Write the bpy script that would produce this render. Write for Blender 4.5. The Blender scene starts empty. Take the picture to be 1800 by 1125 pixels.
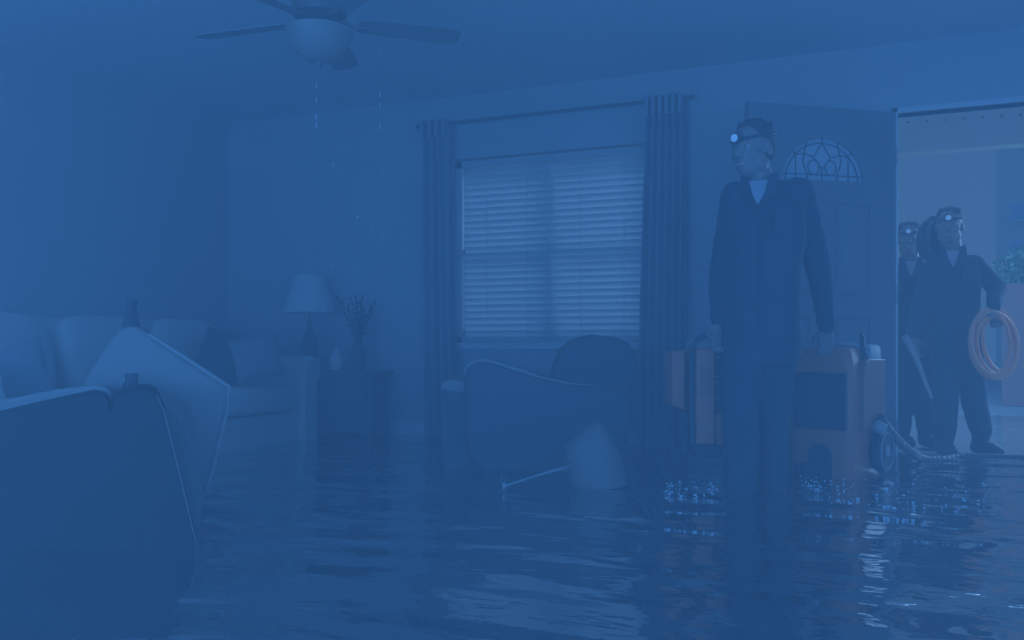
import bpy, bmesh, math, random
from mathutils import Vector, Matrix, noise
random.seed(7)
C = bpy.context.scene.collection
PI = math.pi
T = math.radians(21.8)          # the camera looks a little to the left of the window wall's normal
c_, s_ = math.cos(T), math.sin(T)
CAM_Z, WATER, F, HOR = 0.72, 0.10, 1500.0, 610.0

# ------------------------------------------------------------------ camera, sky, lights, exposure
cam = bpy.data.cameras.new('camera'); cam.lens = 30; cam.sensor_width = 36
cam.shift_y = 47.5/1800; cam.clip_end = 300
co = bpy.data.objects.new('camera', cam); C.objects.link(co)
co.location = (0, 0, CAM_Z); co.rotation_euler = (PI/2, 0, T)
sc = bpy.context.scene; sc.camera = co
sc.view_settings.view_transform = 'Standard'; sc.view_settings.look = 'None'
sc.view_settings.exposure = 0.34; sc.view_settings.gamma = 1; sc.view_settings.use_curve_mapping = False
try:
    sc.cycles.use_denoising = True
    sc.cycles.max_bounces = 10; sc.cycles.diffuse_bounces = 6; sc.cycles.glossy_bounces = 6
except Exception: pass

w = bpy.data.worlds.new('world'); sc.world = w; w.use_nodes = True
nt = w.node_tree; bg = nt.nodes['Background']
tc = nt.nodes.new('ShaderNodeTexCoord'); sx = nt.nodes.new('ShaderNodeSeparateXYZ')
mr = nt.nodes.new('ShaderNodeMapRange'); mr.inputs[1].default_value = -0.15; mr.inputs[2].default_value = 0.25
mx = nt.nodes.new('ShaderNodeMix'); mx.data_type = 'RGBA'
mx.inputs[6].default_value = (0.040, 0.150, 0.420, 1)      # bluer, brighter fill added behind the viewer
mx.inputs[7].default_value = (0.054, 0.122, 0.240, 1)    # pale hazy sky beyond the door
nt.links.new(tc.outputs['Generated'], sx.inputs[0]); nt.links.new(sx.outputs['Y'], mr.inputs[0])
nt.links.new(mr.outputs[0], mx.inputs[0]); nt.links.new(mx.outputs[2], bg.inputs[0])
bg.inputs[1].default_value = 1.0

def area(name, loc, rot, sx_, sy_, col, power):
    l = bpy.data.lights.new(name, 'AREA'); l.shape = 'RECTANGLE'; l.size = sx_; l.size_y = sy_
    l.color = col; l.energy = power
    o = bpy.data.objects.new(name, l); C.objects.link(o); o.location = loc; o.rotation_euler = rot
    return o
BLUE = (0.075, 0.335, 1.0)
area('rear_fill_light', (-1.2, -2.5, 1.0), (PI/2+.45, 0, 0), 6.5, 1.6, BLUE, 330)  # unseen fill lamp added behind the viewer
area('side_fill_light', (3.4, 0.1, 1.1), (PI/2+.35, 0, PI/2), 5.0, 1.8, BLUE, 225)  # fill lamp added out of view on the right
area('left_fill_light', (-4.4, -1.3, 1.3), (PI/2+.3, 0, -PI/2-.5), 2.2, 1.4, BLUE, 130)  # added fill from the left, behind the viewer
area('daylight', (-1.2, 11.0, 8.2), (math.radians(-48), 0, 0), 10.0, 5.0, (0.20, 0.50, 1.0), 720)
area('daylight', (3.3, 9.0, 2.4), (math.radians(-88), 0, math.radians(-32)), 2.2, 2.0, (0.26, 0.56, 1.0), 200)

# ------------------------------------------------------------------ helpers
def CP(px, py, Z):
    X = (px-900)/F*Z
    return Vector((X*c_-Z*s_, X*s_+Z*c_, CAM_Z-(py-HOR)/F*Z))
def wall_x(px, y=5.33):         # x where the pixel column px meets the plane y
    k = (px-900)/F
    Z = y/(k*s_+c_)
    return k*Z*c_-Z*s_
def depth(x, y): return -x*s_+y*c_

def mat(name, col, rough=0.75, var=0.06, scale=30, bump=0.15, metal=0, stretch=(1,1,1), emit=None, spec=0.3):
    m = bpy.data.materials.new(name); m.use_nodes = True
    n = m.node_tree.nodes; l = m.node_tree.links; b = n['Principled BSDF']
    b.inputs['Roughness'].default_value = rough; b.inputs['Metallic'].default_value = metal
    b.inputs['Specular IOR Level'].default_value = spec
    t = n.new('ShaderNodeTexCoord'); mp = n.new('ShaderNodeMapping'); mp.inputs['Scale'].default_value = stretch
    no = n.new('ShaderNodeTexNoise'); no.inputs['Scale'].default_value = scale; no.inputs['Detail'].default_value = 4
    l.new(t.outputs['Object'], mp.inputs[0]); l.new(mp.outputs[0], no.inputs[0])
    r = n.new('ShaderNodeMix'); r.data_type = 'RGBA'
    r.inputs[6].default_value = tuple(max(0, x*(1-var)) for x in col)+(1,)
    r.inputs[7].default_value = tuple(min(1, x*(1+var)) for x in col)+(1,)
    l.new(no.outputs[0], r.inputs[0]); l.new(r.outputs[2], b.inputs['Base Color'])
    if bump:
        bp = n.new('ShaderNodeBump'); bp.inputs['Strength'].default_value = bump; bp.inputs['Distance'].default_value = 0.003
        l.new(no.outputs[0], bp.inputs['Height']); l.new(bp.outputs[0], b.inputs['Normal'])
    if emit:
        b.inputs['Emission Color'].default_value = emit[0]+(1,); b.inputs['Emission Strength'].default_value = emit[1]
    return m

M = {}
M['wall']    = mat('wall_paint', (0.62, 0.6, 0.58), 0.85, 0.02, 60, 0.05)
M['ceiling'] = mat('ceiling_paint', (0.8, 0.8, 0.8), 0.9, 0.03, 90, 0.2)
M['trim']    = mat('white_trim_paint', (0.86, 0.80, 0.76), 0.4, 0.02, 20, 0.02)
M['floor']   = mat('floor_wood', (0.2, 0.17, 0.15), 0.6, 0.2, 8, 0.1, stretch=(1,8,1))
M['curtain'] = mat('curtain_cloth', (0.42, 0.42, 0.44), 0.9, 0.06, 50, 0.3)
M['blind']   = mat('blind_white', (0.9, 0.88, 0.85), 0.5, 0.02, 20, 0.02)
M['door']    = mat('door_paint', (0.27, 0.26, 0.26), 0.5, 0.05, 6, 0.05, stretch=(8,8,1))
M['doorpan'] = mat('door_panel_paint', (0.31, 0.29, 0.28), 0.5, 0.05, 6, 0.05, stretch=(8,8,1))
M['uniform'] = mat('navy_work_cloth', (0.05, 0.065, 0.085), 0.9, 0.10, 25, 0.4)
M['boot']    = mat('black_boot_leather', (0.05, 0.05, 0.06), 0.5, 0.1, 30, 0.2)
M['skin']    = mat('skin', (0.3, 0.225, 0.19), 0.55, 0.06, 30, 0.1)
M['hair']    = mat('dark_hair', (0.07, 0.06, 0.06), 0.7, 0.2, 60, 0.6, stretch=(1,1,0.2))
M['shirt']   = mat('grey_undershirt', (0.42, 0.4, 0.42), 0.9, 0.05, 60, 0.2)
M['orange']  = mat('orange_moulded_plastic', (0.66, 0.21, 0.12), 0.45, 0.05, 12, 0.05)
M['paleor']  = mat('pale_orange_panel', (0.42, 0.17, 0.12), 0.4, 0.05, 12, 0.05)
M['black']   = mat('black_plastic', (0.07, 0.07, 0.08), 0.5, 0.06, 30, 0.1)
M['grey']    = mat('grey_plastic', (0.36, 0.36, 0.36), 0.45, 0.05, 30, 0.1)
M['beige']   = mat('beige_upholstery', (0.82, 0.74, 0.65), 0.9, 0.05, 80, 0.3)
M['beige2']  = mat('beige_welt', (0.8, 0.72, 0.64), 0.9, 0.05, 80, 0.2)
M['shadowed']   = mat('shadowed_upholstery', (0.035, 0.035, 0.035), 0.85, 0.08, 60, 0.3)  # shade on the loveseat's near face, put into the colour
M['chair']   = mat('dark_armchair_cloth', (0.13, 0.13, 0.14), 0.8, 0.08, 50, 0.3)
M['chairpip']= mat('armchair_piping', (0.34, 0.31, 0.28), 0.7, 0.05, 50, 0.1)
M['dpillow'] = mat('dark_pillow_cloth', (0.15, 0.15, 0.16), 0.9, 0.12, 40, 0.3)
M['ppillow'] = mat('mottled_pillow_cloth', (0.36, 0.34, 0.33), 0.9, 0.32, 18, 0.5)
M['wood']    = mat('dark_wood', (0.18, 0.16, 0.15), 0.45, 0.15, 10, 0.1, stretch=(1,1,8))
M['shade']   = mat('lamp_shade_linen', (0.88, 0.8, 0.72), 0.9, 0.04, 120, 0.2)
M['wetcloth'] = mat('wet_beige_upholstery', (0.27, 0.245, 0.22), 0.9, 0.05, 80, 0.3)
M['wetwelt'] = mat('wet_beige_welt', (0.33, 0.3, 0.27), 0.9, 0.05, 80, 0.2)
M['wetshade'] = mat('soaked_shade_linen', (0.25, 0.22, 0.19), 0.9, 0.06, 60, 0.2)
M['litglass'] = mat('frosted_door_glass', (0.62, 0.62, 0.64), 0.25, 0.03, 30, 0.1)
M['bronze']  = mat('dark_bronze', (0.18, 0.16, 0.15), 0.35, 0.1, 20, 0.1)
M['silver']  = mat('pale_metal', (0.42, 0.41, 0.4), 0.6, 0.05, 20, 0.02)
M['globe']   = mat('frosted_fan_glass', (0.32, 0.29, 0.25), 0.35, 0.04, 10, 0.02)
M['fan']     = mat('fan_blade_wood', (0.27, 0.26, 0.25), 0.4, 0.08, 10, 0.05, stretch=(1,8,1))
M['hose']    = mat('grey_corrugated_hose', (0.13, 0.12, 0.12), 0.5, 0.1, 40, 0.2)
M['cord']    = mat('orange_hose_rubber', (0.95, 0.42, 0.24), 0.5, 0.06, 30, 0.1)
M['lens']    = mat('lit_headlamp_lens', (0.9, 0.9, 0.9), 0.3, 0.0, 10, 0, emit=((0.075, 0.19, 0.43), 0.5))
M['ground']  = mat('wet_ground', (0.34, 0.36, 0.36), 0.6, 0.2, 3, 0.4)
M['leaf']    = mat('green_leaves', (0.42, 0.62, 0.46), 0.7, 0.25, 6, 0.2)
M['brick']   = mat('red_brick', (0.80, 0.46, 0.40), 0.85, 0.15, 6, 0.4, stretch=(1,1,4))
M['siding']  = mat('pale_house_siding', (0.56, 0.5, 0.43), 0.8, 0.04, 4, 0.2, stretch=(0.1,0.1,8))
M['eye']     = mat('eye_white', (0.42, 0.4, 0.38), 0.3, 0.02, 10, 0)
M['lip']     = mat('lips', (0.55, 0.38, 0.36), 0.5, 0.04, 30, 0)

def glass_mat(name, tint, alpha):
    m = bpy.data.materials.new(name); m.use_nodes = True
    n = m.node_tree.nodes; l = m.node_tree.links; out = n['Material Output']
    n.remove(n['Principled BSDF'])
    a = n.new('ShaderNodeBsdfTransparent'); a.inputs[0].default_value = tint+(1,)
    g = n.new('ShaderNodeBsdfGlossy'); g.inputs['Roughness'].default_value = 0.08
    x = n.new('ShaderNodeMixShader'); x.inputs[0].default_value = alpha
    l.new(a.outputs[0], x.inputs[1]); l.new(g.outputs[0], x.inputs[2]); l.new(x.outputs[0], out.inputs[0])
    return m
_b = M['blind'].node_tree; _tr = _b.nodes.new('ShaderNodeBsdfTranslucent'); _tr.inputs[0].default_value = (.9, .88, .85, 1)
_mx = _b.nodes.new('ShaderNodeMixShader'); _mx.inputs[0].default_value = 0.45
_b.links.new(_b.nodes['Principled BSDF'].outputs[0], _mx.inputs[1]); _b.links.new(_tr.outputs[0], _mx.inputs[2]); _b.links.new(_mx.outputs[0], _b.nodes['Material Output'].inputs[0])
M['glass'] = glass_mat('window_glass', (0.95, 0.97, 1.0), 0.08)
M['fanlite'] = glass_mat('bevelled_door_glass', (0.80, 0.80, 0.82), 0.12)

M['slatcord'] = M['blind']
M['farwall'] = mat('cream_house_siding', (0.95, 0.80, 0.62), 0.8, 0.03, 4, 0.2, stretch=(0.1,0.1,8))
def water_mat(name, base, ior, amp, gloss_mix):
    m = bpy.data.materials.new(name); m.use_nodes = True
    n = m.node_tree.nodes; l = m.node_tree.links; b = n['Principled BSDF']
    b.inputs['Base Color'].default_value = base+(1,); b.inputs['Roughness'].default_value = 0.035
    b.inputs['IOR'].default_value = ior
    t = n.new('ShaderNodeTexCoord')
    mp = n.new('ShaderNodeMapping'); mp.inputs['Rotation'].default_value = (0, 0, -T); mp.inputs['Scale'].default_value = (1.5, 3.6, 1)
    a = n.new('ShaderNodeTexNoise'); a.inputs['Scale'].default_value = 1.15; a.inputs['Detail'].default_value = 0.6; a.inputs['Distortion'].default_value = 0.6
    mp2 = n.new('ShaderNodeMapping'); mp2.inputs['Rotation'].default_value = (0, 0, -T-0.25); mp2.inputs['Scale'].default_value = (3, 8, 1)
    a2 = n.new('ShaderNodeTexNoise'); a2.inputs['Scale'].default_value = 2.4; a2.inputs['Detail'].default_value = 2
    l.new(t.outputs['Object'], mp.inputs[0]); l.new(mp.outputs[0], a.inputs[0])
    l.new(t.outputs['Object'], mp2.inputs[0]); l.new(mp2.outputs[0], a2.inputs[0])
    mu = n.new('ShaderNodeMath'); mu.operation = 'MULTIPLY_ADD'; mu.inputs[1].default_value = 0.10
    l.new(a2.outputs[0], mu.inputs[0]); l.new(a.outputs[0], mu.inputs[2])
    bp = n.new('ShaderNodeBump'); bp.inputs['Strength'].default_value = 1; bp.inputs['Distance'].default_value = amp
    l.new(mu.outputs[0], bp.inputs['Height']); l.new(bp.outputs[0], b.inputs['Normal'])
    g = n.new('ShaderNodeBsdfGlossy'); g.inputs['Roughness'].default_value = 0.03; l.new(bp.outputs[0], g.inputs['Normal'])
    x = n.new('ShaderNodeMixShader'); x.inputs[0].default_value = gloss_mix
    l.new(b.outputs[0], x.inputs[1]); l.new(g.outputs[0], x.inputs[2]); l.new(x.outputs[0], n['Material Output'].inputs[0])
    return m
M['water'] = water_mat('flood_water', (0.09, 0.09, 0.095), 1.5, 0.040, 0.62)
M['wetporch'] = water_mat('wet_porch', (0.25, 0.24, 0.23), 2.0, 0.02, 0)
M['drop'] = mat('water_drop', (0.75, 0.75, 0.75), 0.1, 0, 10, 0, spec=1)

class MB:
    def __init__(self): self.bm = bmesh.new()
    def _tf(self, vs, m):
        if m is not None:
            for v in vs: v.co = m @ v.co
    def box(self, x0, x1, y0, y1, z0, z1, m=None):
        vs = [self.bm.verts.new(p) for p in ((x0,y0,z0),(x1,y0,z0),(x1,y1,z0),(x0,y1,z0),(x0,y0,z1),(x1,y0,z1),(x1,y1,z1),(x0,y1,z1))]
        for f in ((3,2,1,0),(4,5,6,7),(0,1,5,4),(1,2,6,5),(2,3,7,6),(3,0,4,7)): self.bm.faces.new([vs[i] for i in f])
        self._tf(vs, m); return self
    def loft(self, rings, cap=True, closed=False):
        R = [[self.bm.verts.new(p) for p in r] for r in rings]; n = len(R[0])
        for a, b in zip(R, R[1:]+([R[0]] if closed else [])):
            for i in range(n): self.bm.faces.new((a[i], a[(i+1)%n], b[(i+1)%n], b[i]))
        if cap and not closed:
            self.bm.faces.new(R[0][::-1]); self.bm.faces.new(R[-1])
        return self
    def prism(self, poly, y0, y1, m=None):      # poly in (x,z), extruded along y
        a = [Vector((x, y0, z)) for x, z in poly]; b = [Vector((x, y1, z)) for x, z in poly]
        if m is not None: a = [m @ v for v in a]; b = [m @ v for v in b]
        return self.loft([a, b])
    def lathe(self, prof, center=(0,0,0), n=28, m=None, cap=True):
        rings = []
        for r, z in prof:
            ring = [Vector((center[0]+r*math.cos(2*PI*i/n), center[1]+r*math.sin(2*PI*i/n), center[2]+z)) for i in range(n)]
            rings.append([m @ v for v in ring] if m is not None else ring)
        return self.loft(rings, cap)
    def tube(self, pts, r, n=10, closed=False):
        pts = [Vector(p) for p in pts]; N = len(pts)
        rr = r if isinstance(r, (list, tuple)) else [r]*N
        tan = []
        for i in range(N):
            if closed: d = pts[(i+1)%N]-pts[i-1]
            else: d = pts[min(i+1, N-1)]-pts[max(i-1, 0)]
            tan.append(d.normalized() if d.length > 1e-9 else Vector((0,0,1)))
        u = tan[0].orthogonal().normalized(); rings = []
        for i in range(N):
            u = (u-tan[i]*u.dot(tan[i])); u = u.normalized() if u.length > 1e-6 else tan[i].orthogonal().normalized()
            v = tan[i].cross(u)
            rings.append([pts[i]+(u*math.cos(2*PI*k/n)+v*math.sin(2*PI*k/n))*rr[i] for k in range(n)])
        return self.loft(rings, True, closed)
    def ball(self, c, r, seg=16, m=None):
        r = r if isinstance(r, (list, tuple)) else (r, r, r)
        res = bmesh.ops.create_uvsphere(self.bm, u_segments=seg, v_segments=max(6, seg//2), radius=1)
        for v in res['verts']:
            v.co = Vector((v.co.x*r[0], v.co.y*r[1], v.co.z*r[2]))
            if m is not None: v.co = m @ v.co
            v.co += Vector(c)
        return self
    def cap(self, p0, r0, p1, r1, seg=14):     # a tapered capsule
        p0, p1 = Vector(p0), Vector(p1); d = p1-p0; L = max(d.length, 1e-5); ax = d/L
        u = ax.orthogonal().normalized(); v = ax.cross(u); rings = []
        for k in range(1, 5):
            a = PI/2*k/4; rings.append((p0-ax*r0*math.cos(a), r0*math.sin(a)))
        for k in range(0, 4):
            a = PI/2*k/4; rings.append((p1+ax*r1*math.sin(a), r1*math.cos(a)))
        return self.loft([[c+(u*math.cos(2*PI*i/seg)+v*math.sin(2*PI*i/seg))*r for i in range(seg)] for c, r in rings])
    def cushion(self, c, size, e=4.5, n=10, m=None, puff=0.0):
        hx, hy, hz = [s/2 for s in size]; g = {}
        def vert(p):
            key = tuple(round(q, 5) for q in p)
            if key in g: return g[key]
            L = (abs(p[0])**e+abs(p[1])**e+abs(p[2])**e)**(1/e)
            q = Vector((p[0]/L*hx, p[1]/L*hy, p[2]/L*hz))
            if m is not None: q = m @ q
            g[key] = self.bm.verts.new(q+Vector(c)); return g[key]
        t = [-1+2*i/n for i in range(n+1)]
        for ax in range(3):
            for sg in (-1, 1):
                for i in range(n):
                    for j in range(n):
                        q = []
                        for a, b in ((t[i],t[j]),(t[i+1],t[j]),(t[i+1],t[j+1]),(t[i],t[j+1])):
                            p = [0,0,0]; p[ax] = sg; p[(ax+1)%3] = a; p[(ax+2)%3] = b; q.append(vert(tuple(p)))
                        if sg < 0: q = q[::-1]
                        self.bm.faces.new(q)
        return self
    def build(self, name, m, parent=None, smooth=True, bevel=0, subsurf=0):
        me = bpy.data.meshes.new(name); bmesh.ops.recalc_face_normals(self.bm, faces=self.bm.faces)
        self.bm.to_mesh(me); self.bm.free()
        me.materials.append(m)
        o = bpy.data.objects.new(name, me); C.objects.link(o)
        if parent is not None: o.parent = parent
        if bevel:
            b = o.modifiers.new('bevel', 'BEVEL'); b.width = bevel; b.segments = 3; b.limit_method = 'ANGLE'; b.angle_limit = math.radians(35)
        if subsurf:
            s = o.modifiers.new('subdivision', 'SUBSURF'); s.levels = subsurf; s.render_levels = subsurf
        if smooth:
            for p in me.polygons: p.use_smooth = True
            try: me.set_sharp_from_angle(angle=math.radians(42))
            except Exception: pass
        return o
    def blob(self, name, m, parent=None, voxel=0.01, smooth=6, wrinkle=0, wscale=9, keep=None):
        me = bpy.data.meshes.new(name); bmesh.ops.recalc_face_normals(self.bm, faces=self.bm.faces)
        self.bm.to_mesh(me); self.bm.free()
        o = bpy.data.objects.new(name, me); C.objects.link(o)
        r = o.modifiers.new('r', 'REMESH'); r.mode = 'VOXEL'; r.voxel_size = voxel
        if smooth:
            s = o.modifiers.new('s', 'SMOOTH'); s.iterations = smooth; s.factor = 0.5
        dg = bpy.context.evaluated_depsgraph_get()
        me2 = bpy.data.meshes.new_from_object(o.evaluated_get(dg)); me2.name = name
        o.modifiers.clear(); o.data = me2; bpy.data.meshes.remove(me)
        if wrinkle:
            me2.update()
            for v in me2.vertices:
                p = v.co; q = Vector((p.x*wscale*1.1, p.y*wscale*1.1, p.z*wscale*0.75+p.x*3))
                d = noise.noise(q)*0.6+abs(noise.noise(q*2.1+Vector((7,3,1))))*0.6-0.15
                v.co = p+v.normal*d*wrinkle
        me2.materials.clear(); me2.materials.append(m)
        for p in me2.polygons: p.use_smooth = True
        if parent is not None: o.parent = parent
        return o

def thing(name, label, cat, loc=(0,0,0), rz=0, group=None):
    o = bpy.data.objects.new(name, None); o.empty_display_size = 0.1; C.objects.link(o)
    o.location = loc; o.rotation_euler = (0, 0, rz); return tag(o, label, cat, group)
def tag(o, label, cat, group=None, kind=None):
    o['label'] = label; o['category'] = cat
    if group: o['group'] = group
    if kind: o['kind'] = kind
    return o
def struct(o, label=None):
    o['kind'] = 'structure'
    if label: o['label'] = label
    return o

# ------------------------------------------------------------------ the room
XL, YB, CEIL = -4.51, 5.33, 2.45
WX0, WX1, WZ0, WZ1 = -2.575, -1.16, 0.74, 2.015      # window opening
DX0, DX1, DZ1 = 0.235, 1.185, 2.05                   # doorway
struct(MB().box(XL-.15, 3.6, -2.6, YB+.15, -.12, 0).build('floor', M['floor'], smooth=False))
struct(MB().box(XL-.15, 3.6, -2.6, YB+.15, CEIL, CEIL+.12).build('ceiling', M['ceiling'], smooth=False))
b = MB(); y0, y1 = YB, YB+.10
b.box(XL-.15, WX0, y0, y1, 0, CEIL).box(WX1, DX0, y0, y1, 0, CEIL).box(DX1, 3.6, y0, y1, 0, CEIL)
b.box(WX0, WX1, y0, y1, 0, WZ0).box(WX0, WX1, y0, y1, WZ1, CEIL).box(DX0, DX1, y0, y1, DZ1, CEIL)
struct(b.build('wall_back', M['wall'], smooth=False))
struct(MB().box(XL-.15, XL, -2.6, YB, 0, CEIL).build('wall_left', M['wall'], smooth=False))
struct(MB().box(3.45, 3.6, -2.6, YB, 0, CEIL).build('wall_right', M['wall'], smooth=False))
b = MB(); b.box(XL+.001, DX0-.07, YB-.014, YB-.0005, 0, .19).box(XL+.001, DX0-.07, YB-.02, YB-.0005, 0, .02)
struct(b.build('baseboard_back', M['trim'], smooth=False, bevel=.003))
struct(MB().box(XL+.0005, XL+.014, -2.6, YB-.03, 0, .19).build('baseboard_left', M['trim'], smooth=False, bevel=.003))

# thin haze volume added to veil the room and lower its contrast
hz_m = bpy.data.materials.new('added_haze'); hz_m.use_nodes = True
_n = hz_m.node_tree.nodes; _n.remove(_n['Principled BSDF'])
_v = _n.new('ShaderNodeVolumeScatter'); _v.inputs['Color'].default_value = (1, 1, 1, 1); _v.inputs['Density'].default_value = 0.165
hz_m.node_tree.links.new(_v.outputs[0], _n['Material Output'].inputs['Volume'])
hz_o = tag(MB().box(XL+.001, 3.44, -2.45, YB-.001, WATER+.001, CEIL-.001).build('haze', hz_m, smooth=False), 'thin haze added to veil the flooded living room in blue', 'haze', kind='stuff')

# water
def sheet(x0, x1, y0, y1, z, nx=1):
    m = MB(); m.box(x0, x1, y0, y1, .001, z); return m
wt = sheet(XL+.016, 3.44, -2.55, YB-.016, WATER).box(DX0+.001, DX1-.001, YB-.016, YB+.11, WATER-.09, WATER).build('flood_water', M['water'], smooth=False)
tag(wt, 'rippling flood water covering the whole living room floor', 'water', kind='stuff')

# window
win = bpy.data.objects.new('window_1', None); C.objects.link(win); win.location = ((WX0+WX1)/2, YB+.062, WZ0); struct(win)
hw, H = (WX1-WX0)/2-.005, WZ1-WZ0-.01
b = MB(); b.box(-hw, -hw+.055, -.03, .05, .005, H).box(hw-.055, hw, -.03, .05, .005, H).box(-hw, hw, -.03, .05, .005, .055).box(-hw, hw, -.03, .05, H-.05, H)
b.box(-.022, .022, -.03, .05, .005, H)
b.build('window_frame', M['trim'], win, smooth=False, bevel=.004)
for sg in (-1, 1):
    a0, a1 = (-hw+.055, -.022) if sg < 0 else (.022, hw-.055)
    for z0, z1, yy in ((.055, H/2+.02, 0.0), (H/2-.02, H-.05, .025)):
        s = MB().box(a0, a0+.022, yy-.012, yy+.012, z0, z1).box(a1-.022, a1, yy-.012, yy+.012, z0, z1).box(a0, a1, yy-.012, yy+.012, z0, z0+.04).box(a0, a1, yy-.012, yy+.012, z1-.04, z1)
        so = s.build('sash', M['trim'], win, smooth=False)
        MB().box(a0+.022, a1-.022, yy-.003, yy+.003, z0+.04, z1-.04).build('pane', M['glass'], so, smooth=False)
struct(MB().box(WX0-.02, WX1+.02, YB-.028, YB-.0005, WZ0-.035, WZ0-.003).build('window_sill', M['trim'], smooth=False, bevel=.004)); 
bpy.data.objects['window_sill'].name = 'trim_1'
# venetian blind
bl = thing('venetian_blind', 'white venetian blind of horizontal slats hanging in the double window', 'blind', ((-2.49+WX1-.01)/2, YB+.012, WZ0))
hb = (WX1-.01+2.49)/2-.003; SW = 0.05
MB().box(-hb, hb, -.02, .026, H-.055, H-.012).build('head_rail', M['blind'], bl, smooth=False, bevel=.003)
nsl = 27; pitch = (H-.075)/nsl
sl = None
for i in range(nsl):
    z = .028+pitch*i
    if sl is None:
        m = MB(); prof = []
        tilt = math.radians(60); N = 6
        for k in range(N+1):
            u = -SW/2+SW*k/N; cr = .0035*(1-(2*k/N-1)**2)
            prof.append((u*math.cos(tilt)-cr*math.sin(tilt), -(u*math.sin(tilt))+cr*math.cos(tilt)))
        bot = [(a, z_-.0022) for a, z_ in prof][::-1]
        ring = prof+bot
        m.loft([[Vector((x, a, z_)) for a, z_ in ring] for x in (-hb, hb)])
        sl = m.build('slat', M['blind'], bl); sl.location = (0, 0, z)
    else:
        d = sl.copy(); C.objects.link(d); d.location = (0, 0, z)
MB().box(-hb, hb, -.014, .014, .003, .018).build('bottom_rail', M['blind'], bl, smooth=False, bevel=.003)
for x in (-hb*.72, -hb*.28, hb*.28, hb*.72):
    MB().box(x-.002, x+.002, -.0275, -.0262, .01, H-.05).build('ladder_tape', M['blind'], bl, smooth=False)

# curtains and rod
RZ, RY = 2.25, YB-.075
rx0, rx1 = wall_x(738, RY), wall_x(1212, RY)
rod = thing('curtain_rod', 'dark curtain rod across the wall above the window', 'curtain rod', ((rx0+rx1)/2, YB, RZ))
hl = (rx1-rx0)/2
MB().tube([(-hl, -.075, 0), (hl, -.075, 0)], .011, 12).build('pole', M['wood'], rod)
for sg in (-1, 1):
    MB().ball((sg*(hl+.014), -.075, 0), (.018, .016, .016)).build('finial', M['wood'], rod)
    MB().box(sg*(hl-.08)-.01, sg*(hl-.08)+.01, -.085, -.0005, -.012, .012).build('bracket', M['wood'], rod, smooth=False)
def curtain(px0, px1, b0, b1, label, folds):
    x0, x1 = wall_x(px0, RY), wall_x(px1, RY); u0, u1 = wall_x(b0, RY), wall_x(b1, RY)
    cx = (x0+x1)/2
    o = thing('curtain', label, 'curtain', (cx, RY, .02), group=None)
    m = MB(); n = 90; rows = 14; rings = []
    for j in range(rows+1):
        f = j/rows; z = (RZ+.03-.02)*(1-f); a0 = x0+(u0-x0)*f; a1 = x1+(u1-x1)*f; front = []; back = []
        for i in range(n+1):
            t = i/n; x = a0+(a1-a0)*t-cx
            amp = .032*(.75+.25*f); y = -amp*math.sin(t*folds*2*PI+.4*math.sin(f*3+t*5))-.006*math.sin(t*37+f*2)
            front.append(Vector((x, y-.003, z))); back.append(Vector((x, y+.003, z)))
        rings.append(front+back[::-1])
    m.loft(rings); m.build('drape', M['curtain'], o)
    hd = MB()
    for k in range(folds):
        x = x0+(x1-x0)*(k+.25)/folds-cx; hd.box(x-.012, x+.012, -.05, -.034, RZ-.12, RZ+.005)
    hd.build('pleat_heading', M['curtain'], o, smooth=False, bevel=.004)
curtain(744, 793, 748, 806, 'dark floor-length curtain left of the window, beside the lamp table', 4)
curtain(1136, 1206, 1118, 1208, 'dark floor-length curtain right of the window, near the open door', 6)

# doorway trim and door leaf
b = MB()
b.box(DX0-.03, DX0+.0, YB-.02, YB+.11, 0, DZ1+.03).box(DX1, DX1+.03, YB-.02, YB+.11, 0, DZ1+.03).box(DX0-.03, DX1+.03, YB-.02, YB+.11, DZ1, DZ1+.03)
struct(b.build('trim_2', M['trim'], smooth=False, bevel=.003))
P0 = CP(1570, 610, 4.84); P1 = CP(1313, 610, 4.62)
ang = math.atan2(P1.y-P0.y, P1.x-P0.x); DL = (P1-P0).length
door = bpy.data.objects.new('door_1', None); C.objects.link(door); door.location = (P0.x, P0.y, .015); door.rotation_euler = (0, 0, ang); struct(door)
# local x runs from the hinge to the free edge; local +y faces the camera when ang points left
th = .022; DH = 2.03
def D(px, py):        # door-plane local x,z from the photo
    k = (px-900)/F; dx, dy = math.cos(ang), math.sin(ang)
    rx, ry = k*c_-s_, k*s_+c_
    # P0 + t d = Z*r
    det = dx*(-ry)-dy*(-rx); t = ((-P0.x)*(-ry)-(-P0.y)*(-rx))/det
    Z = depth(P0.x+t*dx, P0.y+t*dy)
    return t, CAM_Z-(py-HOR)/F*Z-.015
fc = D(1442, 322); fr = (D(1368, 322)[0]-D(1517, 322)[0])/2; fcx = (D(1368,322)[0]+D(1517,322)[0])/2; fz = fc[1]
frz = D(1442, 241)[1]-fz
# leaf with the half-round hole
m = MB(); n = 24
arc = [(fcx+fr*math.cos(PI*i/n), fz+frz*math.sin(PI*i/n)) for i in range(n+1)]     # right .. left
topz = DH
m.box(0, DL, -th, th, 0, fz)
m.box(0, fcx-fr, -th, th, fz, topz).box(fcx+fr, DL, -th, th, fz, topz)
for i in range(n):
    (xa, za), (xb, zb) = arc[i], arc[i+1]
    m.prism([(xa, za), (xa, topz), (xb, topz), (xb, zb)], -th, th)
m.build('door_leaf', M['door'], door, smooth=False)
m = MB()
m.tube([(x, th, z) for x, z in arc], .012, 8); m.tube([(fcx-fr, th, fz), (fcx+fr, th, fz)], .012, 8)
m.tube([(x, -th, z) for x, z in arc], .012, 8)
m.build('fanlight_frame', M['doorpan'], door)
m = MB(); m.prism([(x, z) for x, z in arc], -.004, .004); fl = m.build('fanlight_glass', M['litglass'], door, smooth=False)
m = MB()
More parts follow.
